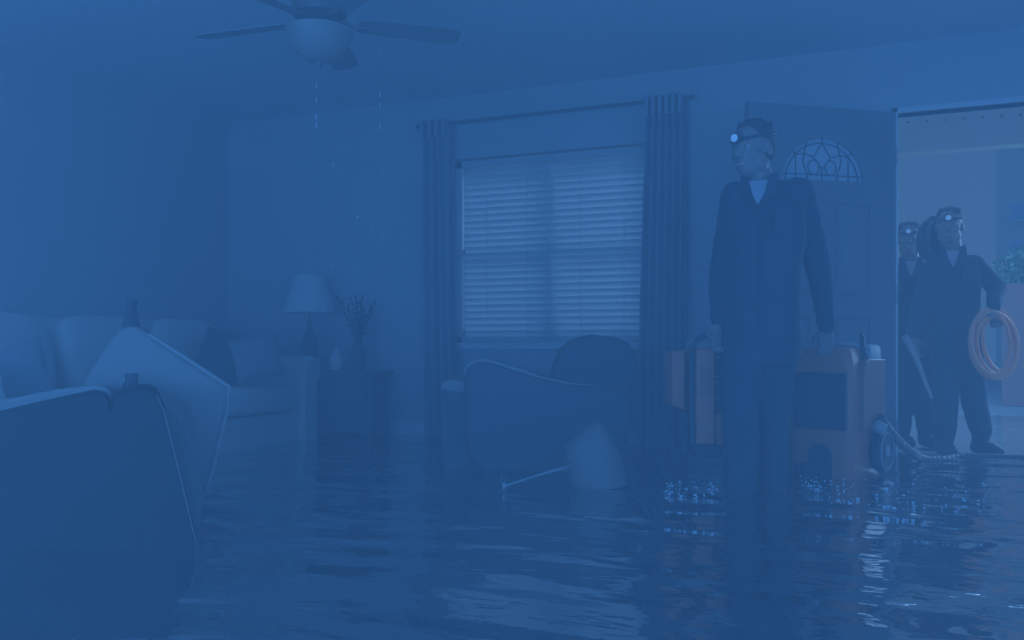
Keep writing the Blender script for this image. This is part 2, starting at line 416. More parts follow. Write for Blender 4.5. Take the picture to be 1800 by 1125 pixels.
def came(pts, r=.0035): m.tube([(fcx+x*fr, .008, fz+z*frz) for x, z in pts], r, 6)
came([(.86*math.cos(PI*i/20), .86*math.sin(PI*i/20)) for i in range(21)])
came([(-1, .17), (1, .17)])
for xx in (-.62, -.35, 0, .35, .62): came([(xx, 0), (xx, .17)])
came([(0, .86), (.2, .55), (0, .3), (-.2, .55), (0, .86)])
for sg in (-1, 1):
    came([(sg*(.2+.13*math.cos(2*PI*i/16)), .33+.16*math.sin(2*PI*i/16)) for i in range(17)])
    came([(sg*.2, .55), (sg*.42, .62), (sg*.62, .58)]); came([(sg*.62, 0), (sg*.62, .58)]); came([(sg*.35, .17), (sg*.45, .45), (sg*.42, .62)])
    came([(sg*.62, .58), (sg*.70, .72)]); came([(sg*.42, .62), (sg*.35, .95)])
came([(0, .17), (0, .3)]); came([(0, .86), (0, 1)])
m.build('leading', M['black'], fl)
def panel(px0, px1, py0, py1):
    a = D(px1, py0); bq = D(px0, py1); xa, xb = min(a[0], bq[0]), max(a[0], bq[0]); za, zb = bq[1], a[1]
    mm = MB()
    for r in (0,):
        mm.tube([(xa, th, za), (xb, th, za), (xb, th, zb), (xa, th, zb)], .009, 8, closed=True)
    o = mm.build('panel_moulding', M['door'], door)
    q = MB(); q.loft([[Vector((xa+.02, th-.001, za+.02)), Vector((xb-.02, th-.001, za+.02)), Vector((xb-.02, th-.001, zb-.02)), Vector((xa+.02, th-.001, zb-.02))],
                      [Vector((xa+.055, th+.010, za+.055)), Vector((xb-.055, th+.010, za+.055)), Vector((xb-.055, th+.010, zb-.055)), Vector((xa+.055, th+.010, zb-.055))]])
    q.build('raised_panel', M['doorpan'], door, smooth=False)
panel(1468, 1524, 362, 516); panel(1361, 1418, 362, 516); panel(1468, 1524, 560, 740); panel(1361, 1418, 560, 740)
kz = .98
m = MB(); m.lathe([(.028, 0), (.028, .006), (.011, .01), (.011, .035), (.026, .045), (.030, .06), (.022, .072), (.001, .075)], m=Matrix.Translation((DL-.07, th, kz)) @ Matrix.Rotation(-PI/2, 4, 'X'))
m.build('door_knob', M['silver'], door)
for z in (.25, 1.0, 1.78):
    MB().tube([(.0, th+.006, z-.05), (.0, th+.006, z+.05)], .007, 8).build('hinge', M['silver'], door)

# ------------------------------------------------------------------ ceiling fan
FZ = 3.77; fp = CP(562, 0, FZ)
fan = thing('ceiling_fan', 'ceiling fan with light kit hanging from the ceiling at upper left', 'ceiling fan', (fp.x, fp.y, CEIL), T)
MB().lathe([(.03, -.10), (.055, -.07), (.07, -.03), (.07, -.001)]).build('canopy', M['bronze'], fan)
MB().tube([(0, 0, -.09), (0, 0, -.16)], .012, 12).build('downrod', M['bronze'], fan)
hz = -.235
MB().lathe([(.03, .085), (.075, .07), (.115, .04), (.125, 0), (.115, -.035), (.07, -.05), (.05, -.065)], (0,0,hz)).build('motor_housing', M['bronze'], fan)
bz = hz-.02
bm0 = None
for k, a in enumerate([18, 90, 162, 234, 306]):
    a = math.radians(a)
    br = MB(); br.tube([(.09*math.cos(a), .09*math.sin(a), bz-.02), (.15*math.cos(a), .15*math.sin(a), bz-.045), (.22*math.cos(a), .22*math.sin(a), bz-.04)], [.011, .009, .012], 8)
    br.build('blade_arm', M['bronze'], fan)
    R = Matrix.Rotation(a, 4, 'Z') @ Matrix.Rotation(math.radians(-12), 4, 'X')
    m = MB(); pts = []
    for x, hwid in ((.17, .045), (.22, .055), (.40, .062), (.55, .068), (.61, .062), (.635, .035)):
        pts.append((x, hwid))
    top = [Vector((x, h, .003)) for x, h in pts]+[Vector((x, -h, .003)) for x, h in pts[::-1]]
    bot = [v-Vector((0,0,.007)) for v in top]
    m.loft([[Matrix.Translation((0,0,bz-.035)) @ R @ v for v in bot], [Matrix.Translation((0,0,bz-.035)) @ R @ v for v in top]])
    m.build('blade', M['fan'], fan, smooth=False)
MB().lathe([(.045, -.06), (.05, -.075), (.05, -.11), (.03, -.13), (.012, -.14)], (0,0,hz)).build('light_fitter', M['bronze'], fan)
m = MB(); bt = 1.978-CEIL
m.lathe([(.012, bt), (.06, bt+.012), (.105, bt+.045), (.135, bt+.09), (.150, bt+.135), (.146, bt+.137), (.130, bt+.092), (.10, bt+.050), (.055, bt+.018), (.012, bt+.008)], n=36)
m.build('glass_bowl', M['globe'], fan)
MB().lathe([(.001, bt-.030), (.008, bt-.024), (.012, bt-.008), (.018, bt-.002), (.012, bt+.010), (.006, bt+.14)]).build('finial', M['bronze'], fan)
for dx, L in ((-.035, .03), (.035, .03)):
    m = MB(); m.tube([(dx, -.04, hz-.10), (dx, -.04, hz-.13-L)], .0018, 6); m.ball((dx, -.04, hz-.135-L), (.007, .007, .011)); m.build('pull_chain', M['silver'], fan)

# ------------------------------------------------------------------ sofa against the left wall
SX0, SX1, SY0, SY1 = -4.44, -3.40, 2.42, 4.97
sofa = thing('sofa', 'long beige upholstered sofa with rolled arms standing against the left wall', 'sofa', ((SX0+SX1)/2, (SY0+SY1)/2, 0), 0)
ox, oy = (SX0+SX1)/2, (SY0+SY1)/2
hx, hy = (SX1-SX0)/2, (SY1-SY0)/2
MB().box(-hx+.05, hx-.045, -hy+.05, hy-.05, .08, .29).build('base', M['beige'], sofa, bevel=.02)
# arms: rolled profile in (y,z), extruded along x
def arm_profile(sg):
    p = [(-.075, .06), (.065, .06), (.065, .50)]
    for k in range(0, 13):
        a = math.radians(-40+k*(230/12)); p.append((.03+.085*math.cos(a), .575+.085*math.sin(a)))
    p.append((-.075, .50))
    return [(y*sg, z) for y, z in p]
for sg in (-1, 1):
    ring = arm_profile(sg); cy = sg*(hy-.12)
    xs = [(-hx+.06, 1), (hx-.02, 1), (hx, .97)]
    m = MB(); m.loft([[Vector((x, cy+y*k, z if z < .1 else .3+(z-.3)*k)) for y, z in ring] for x, k in xs]); m.build('arm', M['beige'], sofa)
# back
m = MB(); m.loft([[Vector((x, y, z)) for x, z in ((-hx, .06), (-hx+.30, .06), (-hx+.24, .80), (-hx+.19, .895), (-hx+.07, .90), (-hx+.0, .84))] for y in (-hy+.1, hy-.1)]); m.build('backrest', M['beige'], sofa, bevel=.02)
ly0, ly1 = -hy+.205, hy-.205
cuts = [ly0, ly0+(ly1-ly0)/3, ly0+(ly1-ly0)*2/3, ly1]
for i in range(3):
    a0, a1 = cuts[i], cuts[i+1]
    MB().cushion((.10, (a0+a1)/2, .385), (.82, a1-a0-.012, .19), 7).build('seat_cushion', M['beige'], sofa)
bc = [(-hy+.205, 3.44-oy), (3.50-oy, 4.14-oy), (4.18-oy, hy-.21)]
for i, (a0, a1) in enumerate(bc):
    R = Matrix.Rotation(math.radians(-13), 3, 'Y')
    MB().cushion((-.235, (a0+a1)/2, .675), (.19, a1-a0, .46), 4.5, m=R).build('back_cushion', M['beige'], sofa)
for x in (-hx+.08, hx-.10):
    for y in (-hy+.12, hy-.12):
        MB().lathe([(.02, 0), (.03, .06), (.032, .08)], (x, y, 0)).build('foot', M['wood'], sofa)

def pillow(name, label, loc, rot, size, m_, group=None, trim=None):
    o = thing(name, label, 'pillow', loc); o.rotation_euler = rot
    m = MB(); n = 14; g = {}
    for sgn in (1, -1):
        for i in range(n+1):
            for j in range(n+1):
                u, v = -1+2*i/n, -1+2*j/n
                k = (1-u*u)*(1-v*v); zz = sgn*(k**.42)*size[2]/2
                pin = 1-.10*(1-abs(u))*(abs(v)**3); pin2 = 1-.10*(1-abs(v))*(abs(u)**3)
                key = (i, j, sgn) if 0 < i < n and 0 < j < n else (i, j, 0)
                if key not in g: g[key] = m.bm.verts.new((u*size[0]/2*pin2, v*size[1]/2*pin, zz+.006*noise.noise(Vector((u*3, v*3, sgn*2)))))
        for i in range(n):
            for j in range(n):
                q = [g.get((a, b_, sgn)) or g[(a, b_, 0)] for a, b_ in ((i,j),(i+1,j),(i+1,j+1),(i,j+1))]
                m.bm.faces.new(q if sgn > 0 else q[::-1])
    m.build('pillow_cover', m_, o)
    if trim:
        p = []
        for i in range(n+1): p.append(g2(-1+2*i/n, -1, size))
        for i in range(1, n+1): p.append(g2(1, -1+2*i/n, size))
        for i in range(1, n+1): p.append(g2(1-2*i/n, 1, size))
        for i in range(1, n): p.append(g2(-1, 1-2*i/n, size))
        MB().tube(p, .007, 8, closed=True).build('piping', trim, o)
    return o
def g2(u, v, s):
    pin = 1-.10*(1-abs(u))*(abs(v)**3); pin2 = 1-.10*(1-abs(v))*(abs(u)**3)
    return (u*s[0]/2*pin2, v*s[1]/2*pin, 0)
p = CP(392, 632, 5.45); pillow('throw_pillow', 'dark plain throw pillow leaning in the far corner of the sofa', p, (math.radians(74), math.radians(14), T-.25), (.38, .36, .15), M['dpillow'])
p = CP(452, 630, 5.32); pillow('throw_pillow', 'mottled throw pillow with pale piping beside the dark one', p, (math.radians(70), math.radians(-8), T+.55), (.29, .28, .12), M['ppillow'], trim=M['ppillow'])
p = CP(22, 664, 4.05); pillow('throw_pillow', 'mottled throw pillow at the near end of the sofa', p, (math.radians(66), math.radians(-20), T+.35), (.34, .34, .13), M['ppillow'])

# ------------------------------------------------------------------ console table, lamp, vase
TX0, TX1, TY0, TY1 = -3.93, -3.0, 4.99, 5.27
tb = thing('console_table', 'dark wooden side table between the sofa arm and the curtain', 'table', ((TX0+TX1)/2, (TY0+TY1)/2, 0)); a, d = (TX1-TX0)/2, (TY1-TY0)/2
MB().box(-a, a, -d, d, .525, .555).build('tabletop', M['wood'], tb, smooth=False, bevel=.006)
MB().box(-a+.03, a-.03, -d+.02, d-.02, .13, .525).build('body', M['wood'], tb, smooth=False, bevel=.004)
for k in range(2):
    x0 = -a+.05+k*(a-.04); dr = MB().box(x0, x0+a-.07, -d+.006, -d+.022, .36, .505).build('drawer', M['wood'], tb, smooth=False, bevel=.003)
    MB().ball((x0+(a-.07)/2, -d-.006, .43), .014).build('knob', M['bronze'], dr)
for x in (-a+.05, a-.05):
    for y in (-d+.04, d-.04): MB().box(x-.02, x+.02, y-.02, y+.02, 0, .14).build('leg', M['wood'], tb, smooth=False)
lx, ly = -3.61, 5.13
lamp = thing('table_lamp', 'table lamp with pale cone shade on the dark side table', 'lamp', (lx, ly, .556))
MB().lathe([(.075, 0), (.078, .015), (.05, .03), (.03, .05), (.05, .09), (.062, .15), (.055, .22), (.03, .28), (.018, .31), (.014, .36)]).build('lamp_base', M['bronze'], lamp)
z0 = CAM_Z+60/F*depth(lx, ly)-.556; z1 = CAM_Z+125/F*depth(lx, ly)-.556
m = MB(); m.lathe([(.182, z0), (.186, z0+.006), (.100, z1), (.096, z1), (.178, z0+.004)], n=36, cap=False); m.build('lamp_shade', M['shade'], lamp)
MB().tube([(0,0,.34), (0,0,z1+.01)], .004, 8).build('stem', M['bronze'], lamp)
MB().lathe([(.184, z0-.004), (.188, z0+.002), (.188, z0+.012), (.184, z0+.014)], n=36).build('shade_rim', M['trim'], lamp) if False else None
for xx in (-.05, .05):
    MB().tube([(xx*.25, -.066, .10), (xx*.25, -.070, .16), (xx*.25, -.064, .21)], .004, 6).build('base_inlay', M['silver'], lamp)
# vase with dried stems
vx, vy = wall_x(628, 5.13), 5.14
vs = thing('vase', 'dark vase of dried stems on the side table, right of the lamp', 'vase', (vx, vy, .556))
MB().lathe([(.035, 0), (.05, .03), (.06, .09), (.045, .15), (.028, .185), (.033, .20)]).build('vessel', M['bronze'], vs)
for k in range(16):
    a = random.uniform(0, 2*PI); r = random.uniform(.03, .16); h = random.uniform(.33, .55)
    y_ = max(-.2, min(.10, r*math.sin(a)))
    e = Vector((r*math.cos(a), y_*.8, h)); m = MB(); m.tube([(0,0,.17), (e.x*.35, e.y*.35, h*.6), e], [.003, .0025, .002], 5)
    for q in range(7):
        t = .55+.45*q/6; pnt = Vector((e.x*(.35+.65*(t-.6)/.4 if t > .6 else t*.58), e.y*t, h*t)); m.ball(pnt+Vector((random.uniform(-.012,.012), 0, 0)), (.010, .006, .014), 6)
    m.build('stem', M['hair'], vs)
jx = wall_x(590, 5.05)
jar = thing('ginger_jar', 'small pale rounded jar on the side table between lamp and vase', 'jar', (jx, 5.06, .556))
MB().lathe([(.028, 0), (.044, .02), (.055, .06), (.052, .09), (.032, .115), (.026, .12)]).build('body', M['chair'] if False else M['beige'], jar)
MB().lathe([(.028, .12), (.03, .13), (.012, .145), (.008, .155), (.001, .16)]).build('lid', M['beige'], jar)

# ------------------------------------------------------------------ overturned loveseat in the foreground
def frame(px, Z):        # empty-local helper: camera-aligned frame standing on the floor at (px,Z)
    o = CP(px, HOR, Z)
    def L(x, y, z=None, ZZ=None):
        ZZ = Z if ZZ is None else ZZ
        return Vector(((x-900)/F*ZZ-(px-900)/F*Z, ZZ-Z, CAM_Z-(y-HOR)/F*ZZ))
    return (o.x, o.y, 0), L
loc, L = frame(200, 2.9)
lv = thing('loveseat', 'beige upholstered loveseat lying overturned in the water in the near left', 'loveseat', loc, T)
# slab nearest the camera, its dark colour standing in for shade: loft in depth
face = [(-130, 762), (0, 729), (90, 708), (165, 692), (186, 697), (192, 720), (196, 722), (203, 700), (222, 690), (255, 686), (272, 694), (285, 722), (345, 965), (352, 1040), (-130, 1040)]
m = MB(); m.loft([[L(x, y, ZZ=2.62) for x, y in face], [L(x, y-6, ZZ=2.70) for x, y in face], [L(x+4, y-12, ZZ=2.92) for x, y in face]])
m.build('seat_back', M['shadowed'], lv, bevel=.006)
# pale rail behind/above the slab (its top catches the light)
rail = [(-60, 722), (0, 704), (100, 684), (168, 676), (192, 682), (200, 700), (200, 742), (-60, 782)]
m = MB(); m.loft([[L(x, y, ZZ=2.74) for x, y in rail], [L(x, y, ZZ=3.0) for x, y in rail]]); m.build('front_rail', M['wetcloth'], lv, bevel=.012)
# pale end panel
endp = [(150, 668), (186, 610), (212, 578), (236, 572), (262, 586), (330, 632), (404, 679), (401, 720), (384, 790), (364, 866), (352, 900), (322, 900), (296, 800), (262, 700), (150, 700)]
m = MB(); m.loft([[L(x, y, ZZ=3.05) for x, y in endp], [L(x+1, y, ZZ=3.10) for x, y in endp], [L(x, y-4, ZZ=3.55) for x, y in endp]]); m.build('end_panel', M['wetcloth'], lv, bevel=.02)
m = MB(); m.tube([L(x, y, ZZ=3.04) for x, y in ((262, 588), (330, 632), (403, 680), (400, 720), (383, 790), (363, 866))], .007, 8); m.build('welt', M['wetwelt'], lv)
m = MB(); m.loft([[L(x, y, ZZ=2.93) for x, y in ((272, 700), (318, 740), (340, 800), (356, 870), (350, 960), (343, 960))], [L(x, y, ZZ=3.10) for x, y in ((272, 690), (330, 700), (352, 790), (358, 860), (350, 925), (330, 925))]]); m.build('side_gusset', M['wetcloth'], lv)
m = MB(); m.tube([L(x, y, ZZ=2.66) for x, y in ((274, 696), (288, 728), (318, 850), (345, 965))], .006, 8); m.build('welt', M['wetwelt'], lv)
for (x, y, Z_, h) in ((233, 570, 3.28, .095), (233, 682, 2.95, .05)):
    b0 = L(x-2, y, ZZ=Z_); m = MB(); m.lathe([(.030, -.012), (.031, 0), (.026, .012), (.019, h*.5), (.022, h)], b0, 16); m.build('foot', M['black'], lv)

# ------------------------------------------------------------------ armchair
loc, L = frame(950, 4.6)
ac = thing('armchair', 'dark rolled-arm armchair in front of the window, facing left', 'armchair', loc, T)
armp = [(815, 665), (817, 652), (826, 640), (842, 634), (862, 636), (900, 648), (950, 664), (1000, 675), (1060, 681), (1098, 690), (1108, 720), (1098, 835), (850, 835), (822, 800)]
for nm, (za, zb) in (('arm', (4.22, 4.40)), ('arm', (4.86, 5.04))):
    dz = 0 if za < 4.5 else 0
    pts = [L(x, y, ZZ=4.25) for x, y in armp]; off = za-4.25
    m = MB(); m.loft([[p+Vector((0, off+.03, -.012 if p.z > .2 else 0)) if False else p+Vector((0, off, 0)) for p in pts], [p+Vector((0, zb-4.25, 0)) for p in pts]])
    m.build('arm', M['chair'], ac, bevel=.03)
pl = [L(x, y, ZZ=4.225) for x, y in ((816, 662), (818, 650), (828, 639), (843, 633), (862, 635), (900, 647), (950, 663), (1000, 674), (1055, 679))]
MB().tube(pl, [.003, .005, .007, .008, .009, .010, .008, .006, .003], 8).build('arm_piping', M['chairpip'], ac)
bk = [(960, 690), (972, 640), (985, 612), (1005, 596), (1035, 588), (1075, 592), (1100, 602), (1113, 622), (1112, 650), (1104, 690), (1095, 800), (980, 800)]
pts = [L(x, y, ZZ=4.6) for x, y in bk]
cen = sum(pts, Vector())/len(pts)
m = MB(); m.loft([[cen+(p-cen)*k+Vector((0, dy, 0)) for p in pts] for dy, k in ((-.19, .90), (-.17, .96), (-.1, .995), (.1, .995), (.2, .96), (.26, .90))]); m.build('backrest', M['chair'], ac, bevel=.02)
a_, b_ = L(850, 700, ZZ=4.6), L(1030, 700, ZZ=4.6)
MB().cushion(((a_.x+b_.x)/2, 0, .47), (b_.x-a_.x+.1, .46, .15), 5).build('seat_cushion', M['chair'], ac)
MB().box(a_.x-.05, b_.x+.1, -.21, .23, .10, .40).build('base', M['chair'], ac, bevel=.02)
for x in (a_.x, b_.x+.05):
    for y in (-.2, .25): MB().box(x-.025, x+.025, y-.025, y+.025, 0, .12).build('leg', M['wood'], ac, smooth=False)
# ottoman/footrest left of the chair
loc, L = frame(812, 4.45)
ot = thing('ottoman', 'dark ottoman with a pale top edge, left of the armchair', 'ottoman', loc, T)
body = [(772, 690), (776, 674), (790, 668), (820, 672), (846, 679), (853, 688), (852, 830), (778, 830)]
m = MB(); m.loft([[L(x, y, ZZ=4.3)+Vector((0, 0, 0)) for x, y in body], [L(x, y, ZZ=4.3)+Vector((0, .36, 0)) for x, y in body]]); m.build('body', M['chair'], ot, bevel=.02)
lid = [(773, 684), (777, 673), (791, 667), (820, 671), (847, 678), (853, 684), (850, 697), (820, 690), (790, 688)]
m = MB(); m.loft([[L(x, y, ZZ=4.28) for x, y in lid], [L(x, y-1, ZZ=4.28)+Vector((0, .39, 0)) for x, y in lid]]); m.build('top_pad', M['wetwelt'], ot, bevel=.006)  # paler pad along the top

# ------------------------------------------------------------------ fallen lamp
loc, L = frame(1045, 3.8)
fl2 = thing('fallen_lamp', 'fallen lamp with tilted pale shade floating in front of the armchair', 'lamp', loc, T)
# cone axis in the picture plane: narrow top at upper right, wide mouth facing lower left/camera
A0 = L(1046, 815, ZZ=3.82)      # centre of the wide mouth, half under water
A1 = L(1052, 752, ZZ=3.92)
def cone(c0, c1, r0, r1, n=32, th=.004):
    c0, c1 = Vector(c0), Vector(c1); ax = (c1-c0).normalized(); u = ax.orthogonal().normalized(); v = ax.cross(u); m = MB(); R = []
    for cc, r in ((c0, r0), (c0*.5+c1*.5, (r0+r1)/2+.002), (c1, r1), (c1-ax*.002, r1-th), (c0+ax*.002, r0-th)):
        R.append([cc+(u*math.cos(2*PI*i/n)+v*math.sin(2*PI*i/n))*r for i in range(n)])
    m.loft(R, closed=True); return m
ax0 = L(1040, 838, ZZ=3.80); ax1 = L(1040, 757, ZZ=3.86)
# outline-shaped shade: rings follow the slanted silhouette
sh = MB(); rings = []
for (xl, yl, xr, yr) in ((1004, 858, 1103, 850), (990, 820, 1101, 838), (990, 786, 1093, 805), (1012, 766, 1078, 772), (1032, 748, 1062, 748), (1044, 743, 1052, 743)):
    a = L(xl, yl, ZZ=3.82); b2 = L(xr, yr, ZZ=3.82); cc = (a+b2)/2; u = (b2-a)/2; r = u.length
    rings.append([cc+u*math.cos(2*PI*i/32)+Vector((0, r*.95*math.sin(2*PI*i/32), 0)) for i in range(32)])
sh.loft(rings); sh.build('lamp_shade', M['wetshade'], fl2)
a = L(992, 822, ZZ=3.74); e = L(886, 855, ZZ=3.66)
MB().tube([L(1010, 815, ZZ=3.76), a, (a+e)/2+Vector((0,0,.003)), e], [.007, .007, .005, .005], 10).build('pole', M['grey'], fl2)
MB().ball(e, (.009, .009, .016)).build('finial', M['grey'], fl2)
MB().tube([L(988, 828, ZZ=3.74), L(1003, 818, ZZ=3.74)], .014, 12).build('socket', M['bronze'], fl2)

# ------------------------------------------------------------------ large orange dehumidifier
A43 = math.radians(43)
cx_, cz_ = 1.599, 4.201
dloc = (cx_*c_-cz_*s_, cx_*s_+cz_*c_, 0)
de = thing('dehumidifier', 'large orange wheeled dehumidifier with black grille, gripped by the foreground workman', 'dehumidifier', dloc, T-A43)
def rrect(hx, hy, z, r, n=5, cy=0, cx=0):
    out = []
    for qx, qy, a0 in ((1,1,0),(-1,1,90),(-1,-1,180),(1,-1,270)):
        for k in range(n):
            a = math.radians(a0+90*k/(n-1)); out.append(Vector((cx+qx*(hx-r)+r*math.cos(a), cy+qy*(hy-r)+r*math.sin(a), z)))
    return out
m = MB(); m.loft([rrect(.135, .175, .03, .03), rrect(.142, .185, .05, .03), rrect(.148, .19, .30, .03), rrect(.150, .192, .58, .032), rrect(.147, .189, .61, .035), rrect(.128, .165, .665, .04), rrect(.116, .15, .705, .04), rrect(.108, .142, .715, .04)])
m.build('housing', M['orange'], de)
m = MB()
m.box(-.132, .122, -.203, -.180, .336, .594); g = m.build('grille_panel', M['black'], de, smooth=False, bevel=.01)
m = MB(); m.tube([(-.132, -.203, .336), (.122, -.203, .336), (.122, -.203, .594), (-.132, -.203, .594)], .008, 8, closed=True); m.build('grille_frame', M['black'], g)
m = MB()
for i in range(12): m.box(-.118, .108, -.2065, -.203, .355+i*.019, .361+i*.019)
m.build('louvre', M['black'], g, smooth=False)
m = MB(); pr = [(-.062, .05), (-.062, .19)]+[(-.005-.057*math.cos(math.radians(a)), .205+.055*math.sin(math.radians(a))) for a in range(0, 181, 20)]+[(.052, .19), (.052, .05)]
m.prism(pr, -.194, -.180); m.build('drain_recess', M['black'], de, smooth=False)
# side wing panel, upper block
m = MB(); m.loft([[Vector((x, y, z)) for y, z in ((-.10, .33), (.185, .33), (.185, .66), (-.02, .665), (-.07, .65), (-.10, .60))] for x in (.144, .165, .170)])
m.build('side_panel', M['paleor'], de, bevel=.01)
m = MB(); m.loft([rrect(.03, .075, .66, .015, cx=.125, cy=.10), rrect(.03, .075, .72, .015, cx=.120, cy=.10), rrect(.02, .06, .733, .015, cx=.118, cy=.10)]); m.build('control_block', M['silver'], de)
# pale grip bar and black loop
m = MB(); m.tube([(-.125, -.02, .69), (-.120, -.02, .722), (-.10, -.02, .733), (.09, -.02, .733), (.115, -.02, .72)], .0125, 12); m.build('grip_bar', M['silver'], de)
m = MB(); m.tube([(.142, .0, .60), (.137, -.0, .66), (.124, .0, .72), (.118, .02, .765), (.105, .03, .785)], [.016, .017, .014, .011, .007], 10); m.build('cable_hook', M['black'], de)
def wheel(o, c, r, wd, sg):
    Mx = Matrix.Translation(c) @ Matrix.Rotation(PI/2, 4, 'Y')
    wh = MB().lathe([(r*.55, -wd/2), (r*.9, -wd/2), (r, -wd/4), (r, wd/4), (r*.9, wd/2), (r*.55, wd/2)], m=Mx, n=32).build('wheel', M['black'], o)
    MB().tube([Mx @ Vector((r*.80*math.cos(2*PI*i/32), r*.80*math.sin(2*PI*i/32), sg*(wd/2+.001))) for i in range(32)], .004, 6, closed=True).build('rim', M['silver'], wh)
    MB().lathe([(.001, -wd/2-.004), (r*.2, -wd/2-.006), (r*.24, -wd/2), (r*.56, -wd/2+.004), (r*.56, wd/2-.004), (r*.24, wd/2), (r*.2, wd/2+.006), (.001, wd/2+.004)], m=Mx, n=24).build('hub', M['grey'], wh)
    return wh
wheel(de, (.178, .115, .215), .108, .045, 1)
wheel(de, (-.160, .115, .215), .108, .035, -1)
m = MB(); m.box(-.095, -.03, -.27, -.17, .08, .165).box(-.085, -.04, -.26, -.18, .01, .10); m.build('caster', M['black'], de, bevel=.015)
m = MB(); mm = Matrix.Translation((.172, .03, .345)) @ Matrix.Rotation(math.radians(115), 4, 'Y')
m.lathe([(.024, 0), (.030, .01), (.030, .045), (.024, .055)], m=mm, n=18) ; m.build('hose_coupling', M['silver'], de)

# hose on the water
hp = [CP(1546, 733, 4.13), CP(1556, 748, 4.17), CP(1575, 770, 4.30), CP(1600, 793, 4.48), CP(1622, 806, 4.66), CP(1655, 808, 4.74), CP(1690, 803, 4.83), CP(1740, 804, 4.80), CP(1800, 806, 4.76), CP(1880, 808, 4.72)]
def spline(pts, k=8, closed=False):
    out = []; n = len(pts)
    for i in range(n if closed else n-1):
        p0 = pts[i-1] if (i > 0 or closed) else pts[i]; p1 = pts[i]; p2 = pts[(i+1)%n]; p3 = pts[(i+2)%n] if (i+2 < n or closed) else p2
        for j in range(k):
            t = j/k; out.append(0.5*((2*p1)+(p2-p0)*t+(2*p0-5*p1+4*p2-p3)*t*t+(3*p1-p0-3*p2+p3)*t*t*t))
    if not closed: out.append(pts[-1])
    return out
sp = spline(hp, 16)
hs = MB().tube(sp, [.021+.0025*math.sin(i*1.6) for i in range(len(sp))], 10).build('suction_hose', M['hose'])
tag(hs, 'suction hose running from the dehumidifier out over the door sill', 'hose')

# ------------------------------------------------------------------ narrow orange air mover on the left hand
loc, L = frame(1235, 3.8)
am = thing('air_scrubber', 'narrow orange upright machine with louvres and black tube handle, hanging from the workman', 'machine', loc, T)
def slab(pts, z0, z1, nm, m_, par, bev=.01):
    m = MB(); a = [L(x, y, ZZ=3.75) for x, y in pts]; m.loft([[p+Vector((0, z0, 0)) for p in a], [p+Vector((0, z1, 0)) for p in a]]); return m.build(nm, m_, par, bevel=bev)
slab([(1222, 616), (1228, 611), (1254, 611), (1257, 618), (1258, 782), (1222, 782)], 0, .30, 'housing', M['orange'], am)
slab([(1189, 622), (1193, 616), (1213, 617), (1213, 726), (1206, 722), (1189, 716)], .10, .28, 'side_tank', M['orange'], am)
slab([(1223, 603), (1228, 597), (1264, 597), (1269, 604), (1269, 622), (1258, 622), (1256, 612), (1223, 612)], .03, .22, 'top_cover', M['grey'], am, .004)
slab([(1258, 618), (1272, 620), (1274, 725), (1258, 725)], .02, .24, 'control_strip', M['black'], am)
slab([(1260, 727), (1272, 727), (1277, 784), (1260, 784)], .02, .24, 'lower_housing', M['orange'], am)
slab([(1200, 724), (1221, 728), (1221, 806), (1204, 800)], .10, .26, 'base', M['black'], am)
slab([(1222, 782), (1275, 782), (1272, 806), (1226, 806)], .02, .26, 'skid', M['black'], am)
m = MB()
for i in range(9):
    y = 646+i*5.5; a = L(1231, y, ZZ=3.742); b2 = L(1251, y, ZZ=3.742); m.box(a.x, b2.x, a.y, a.y+.012, a.z-.003, a.z+.003)
m.build('louvre', M['paleor'], am, smooth=False)
tp = spline([L(1217, 782, ZZ=3.74), L(1216, 700, ZZ=3.74), L(1217, 625, ZZ=3.74), L(1220, 606, ZZ=3.735), L(1231, 593, ZZ=3.73), L(1246, 590, ZZ=3.72), L(1282, 590, ZZ=3.72)], 8)
MB().tube(tp, .0115, 10).build('handle', M['black'], am)
for y in (628, 661, 672, 700):
    MB().ball(L(1261, y, ZZ=3.758), .006, 8).build('knob', M['grey'], am)

# ------------------------------------------------------------------ people
def hand(m, w, d, n, side, curl=1.0, r=.0088, k=1.0):
    w, d, n = Vector(w), Vector(d).normalized(), Vector(n).normalized(); s = d.cross(n).normalized()*side; n = (n-d*n.dot(d)).normalized()
    m.cap(w, .023*k, w+d*.03*k, .026*k); 
    for q in (-.026, -.009, .009, .026): m.cap(w+d*.02*k+s*q*.6*k, .016*k, w+d*.078*k+s*q*k, .013*k)
    lens = {-.027: .80, -.009: .96, .009: 1.0, .027: .9}
    for q, ln in lens.items():
        p = w+d*.085*k+s*q*k; dirn = d.copy(); ang = .35*curl
        for j, sl_ in enumerate((.042, .027, .021)):
            a = ang+j*.85*curl; dv = d*math.cos(a)+n*math.sin(a); q2 = p+dv*sl_*ln*k
            m.cap(p, r*k*(1-.06*j), q2, r*k*(.94-.08*j), 10); p = q2
    p = w+d*.025*k+s*.030*k; dv = (d*.65+s*.55+n*.5).normalized(); q2 = p+dv*.038*k; m.cap(p, .0125*k, q2, .0105*k, 10)
    dv2 = (d*.6+n*.8-s*.1*curl).normalized(); m.cap(q2, .0105*k, q2+dv2*.030*k, .0085*k, 10)

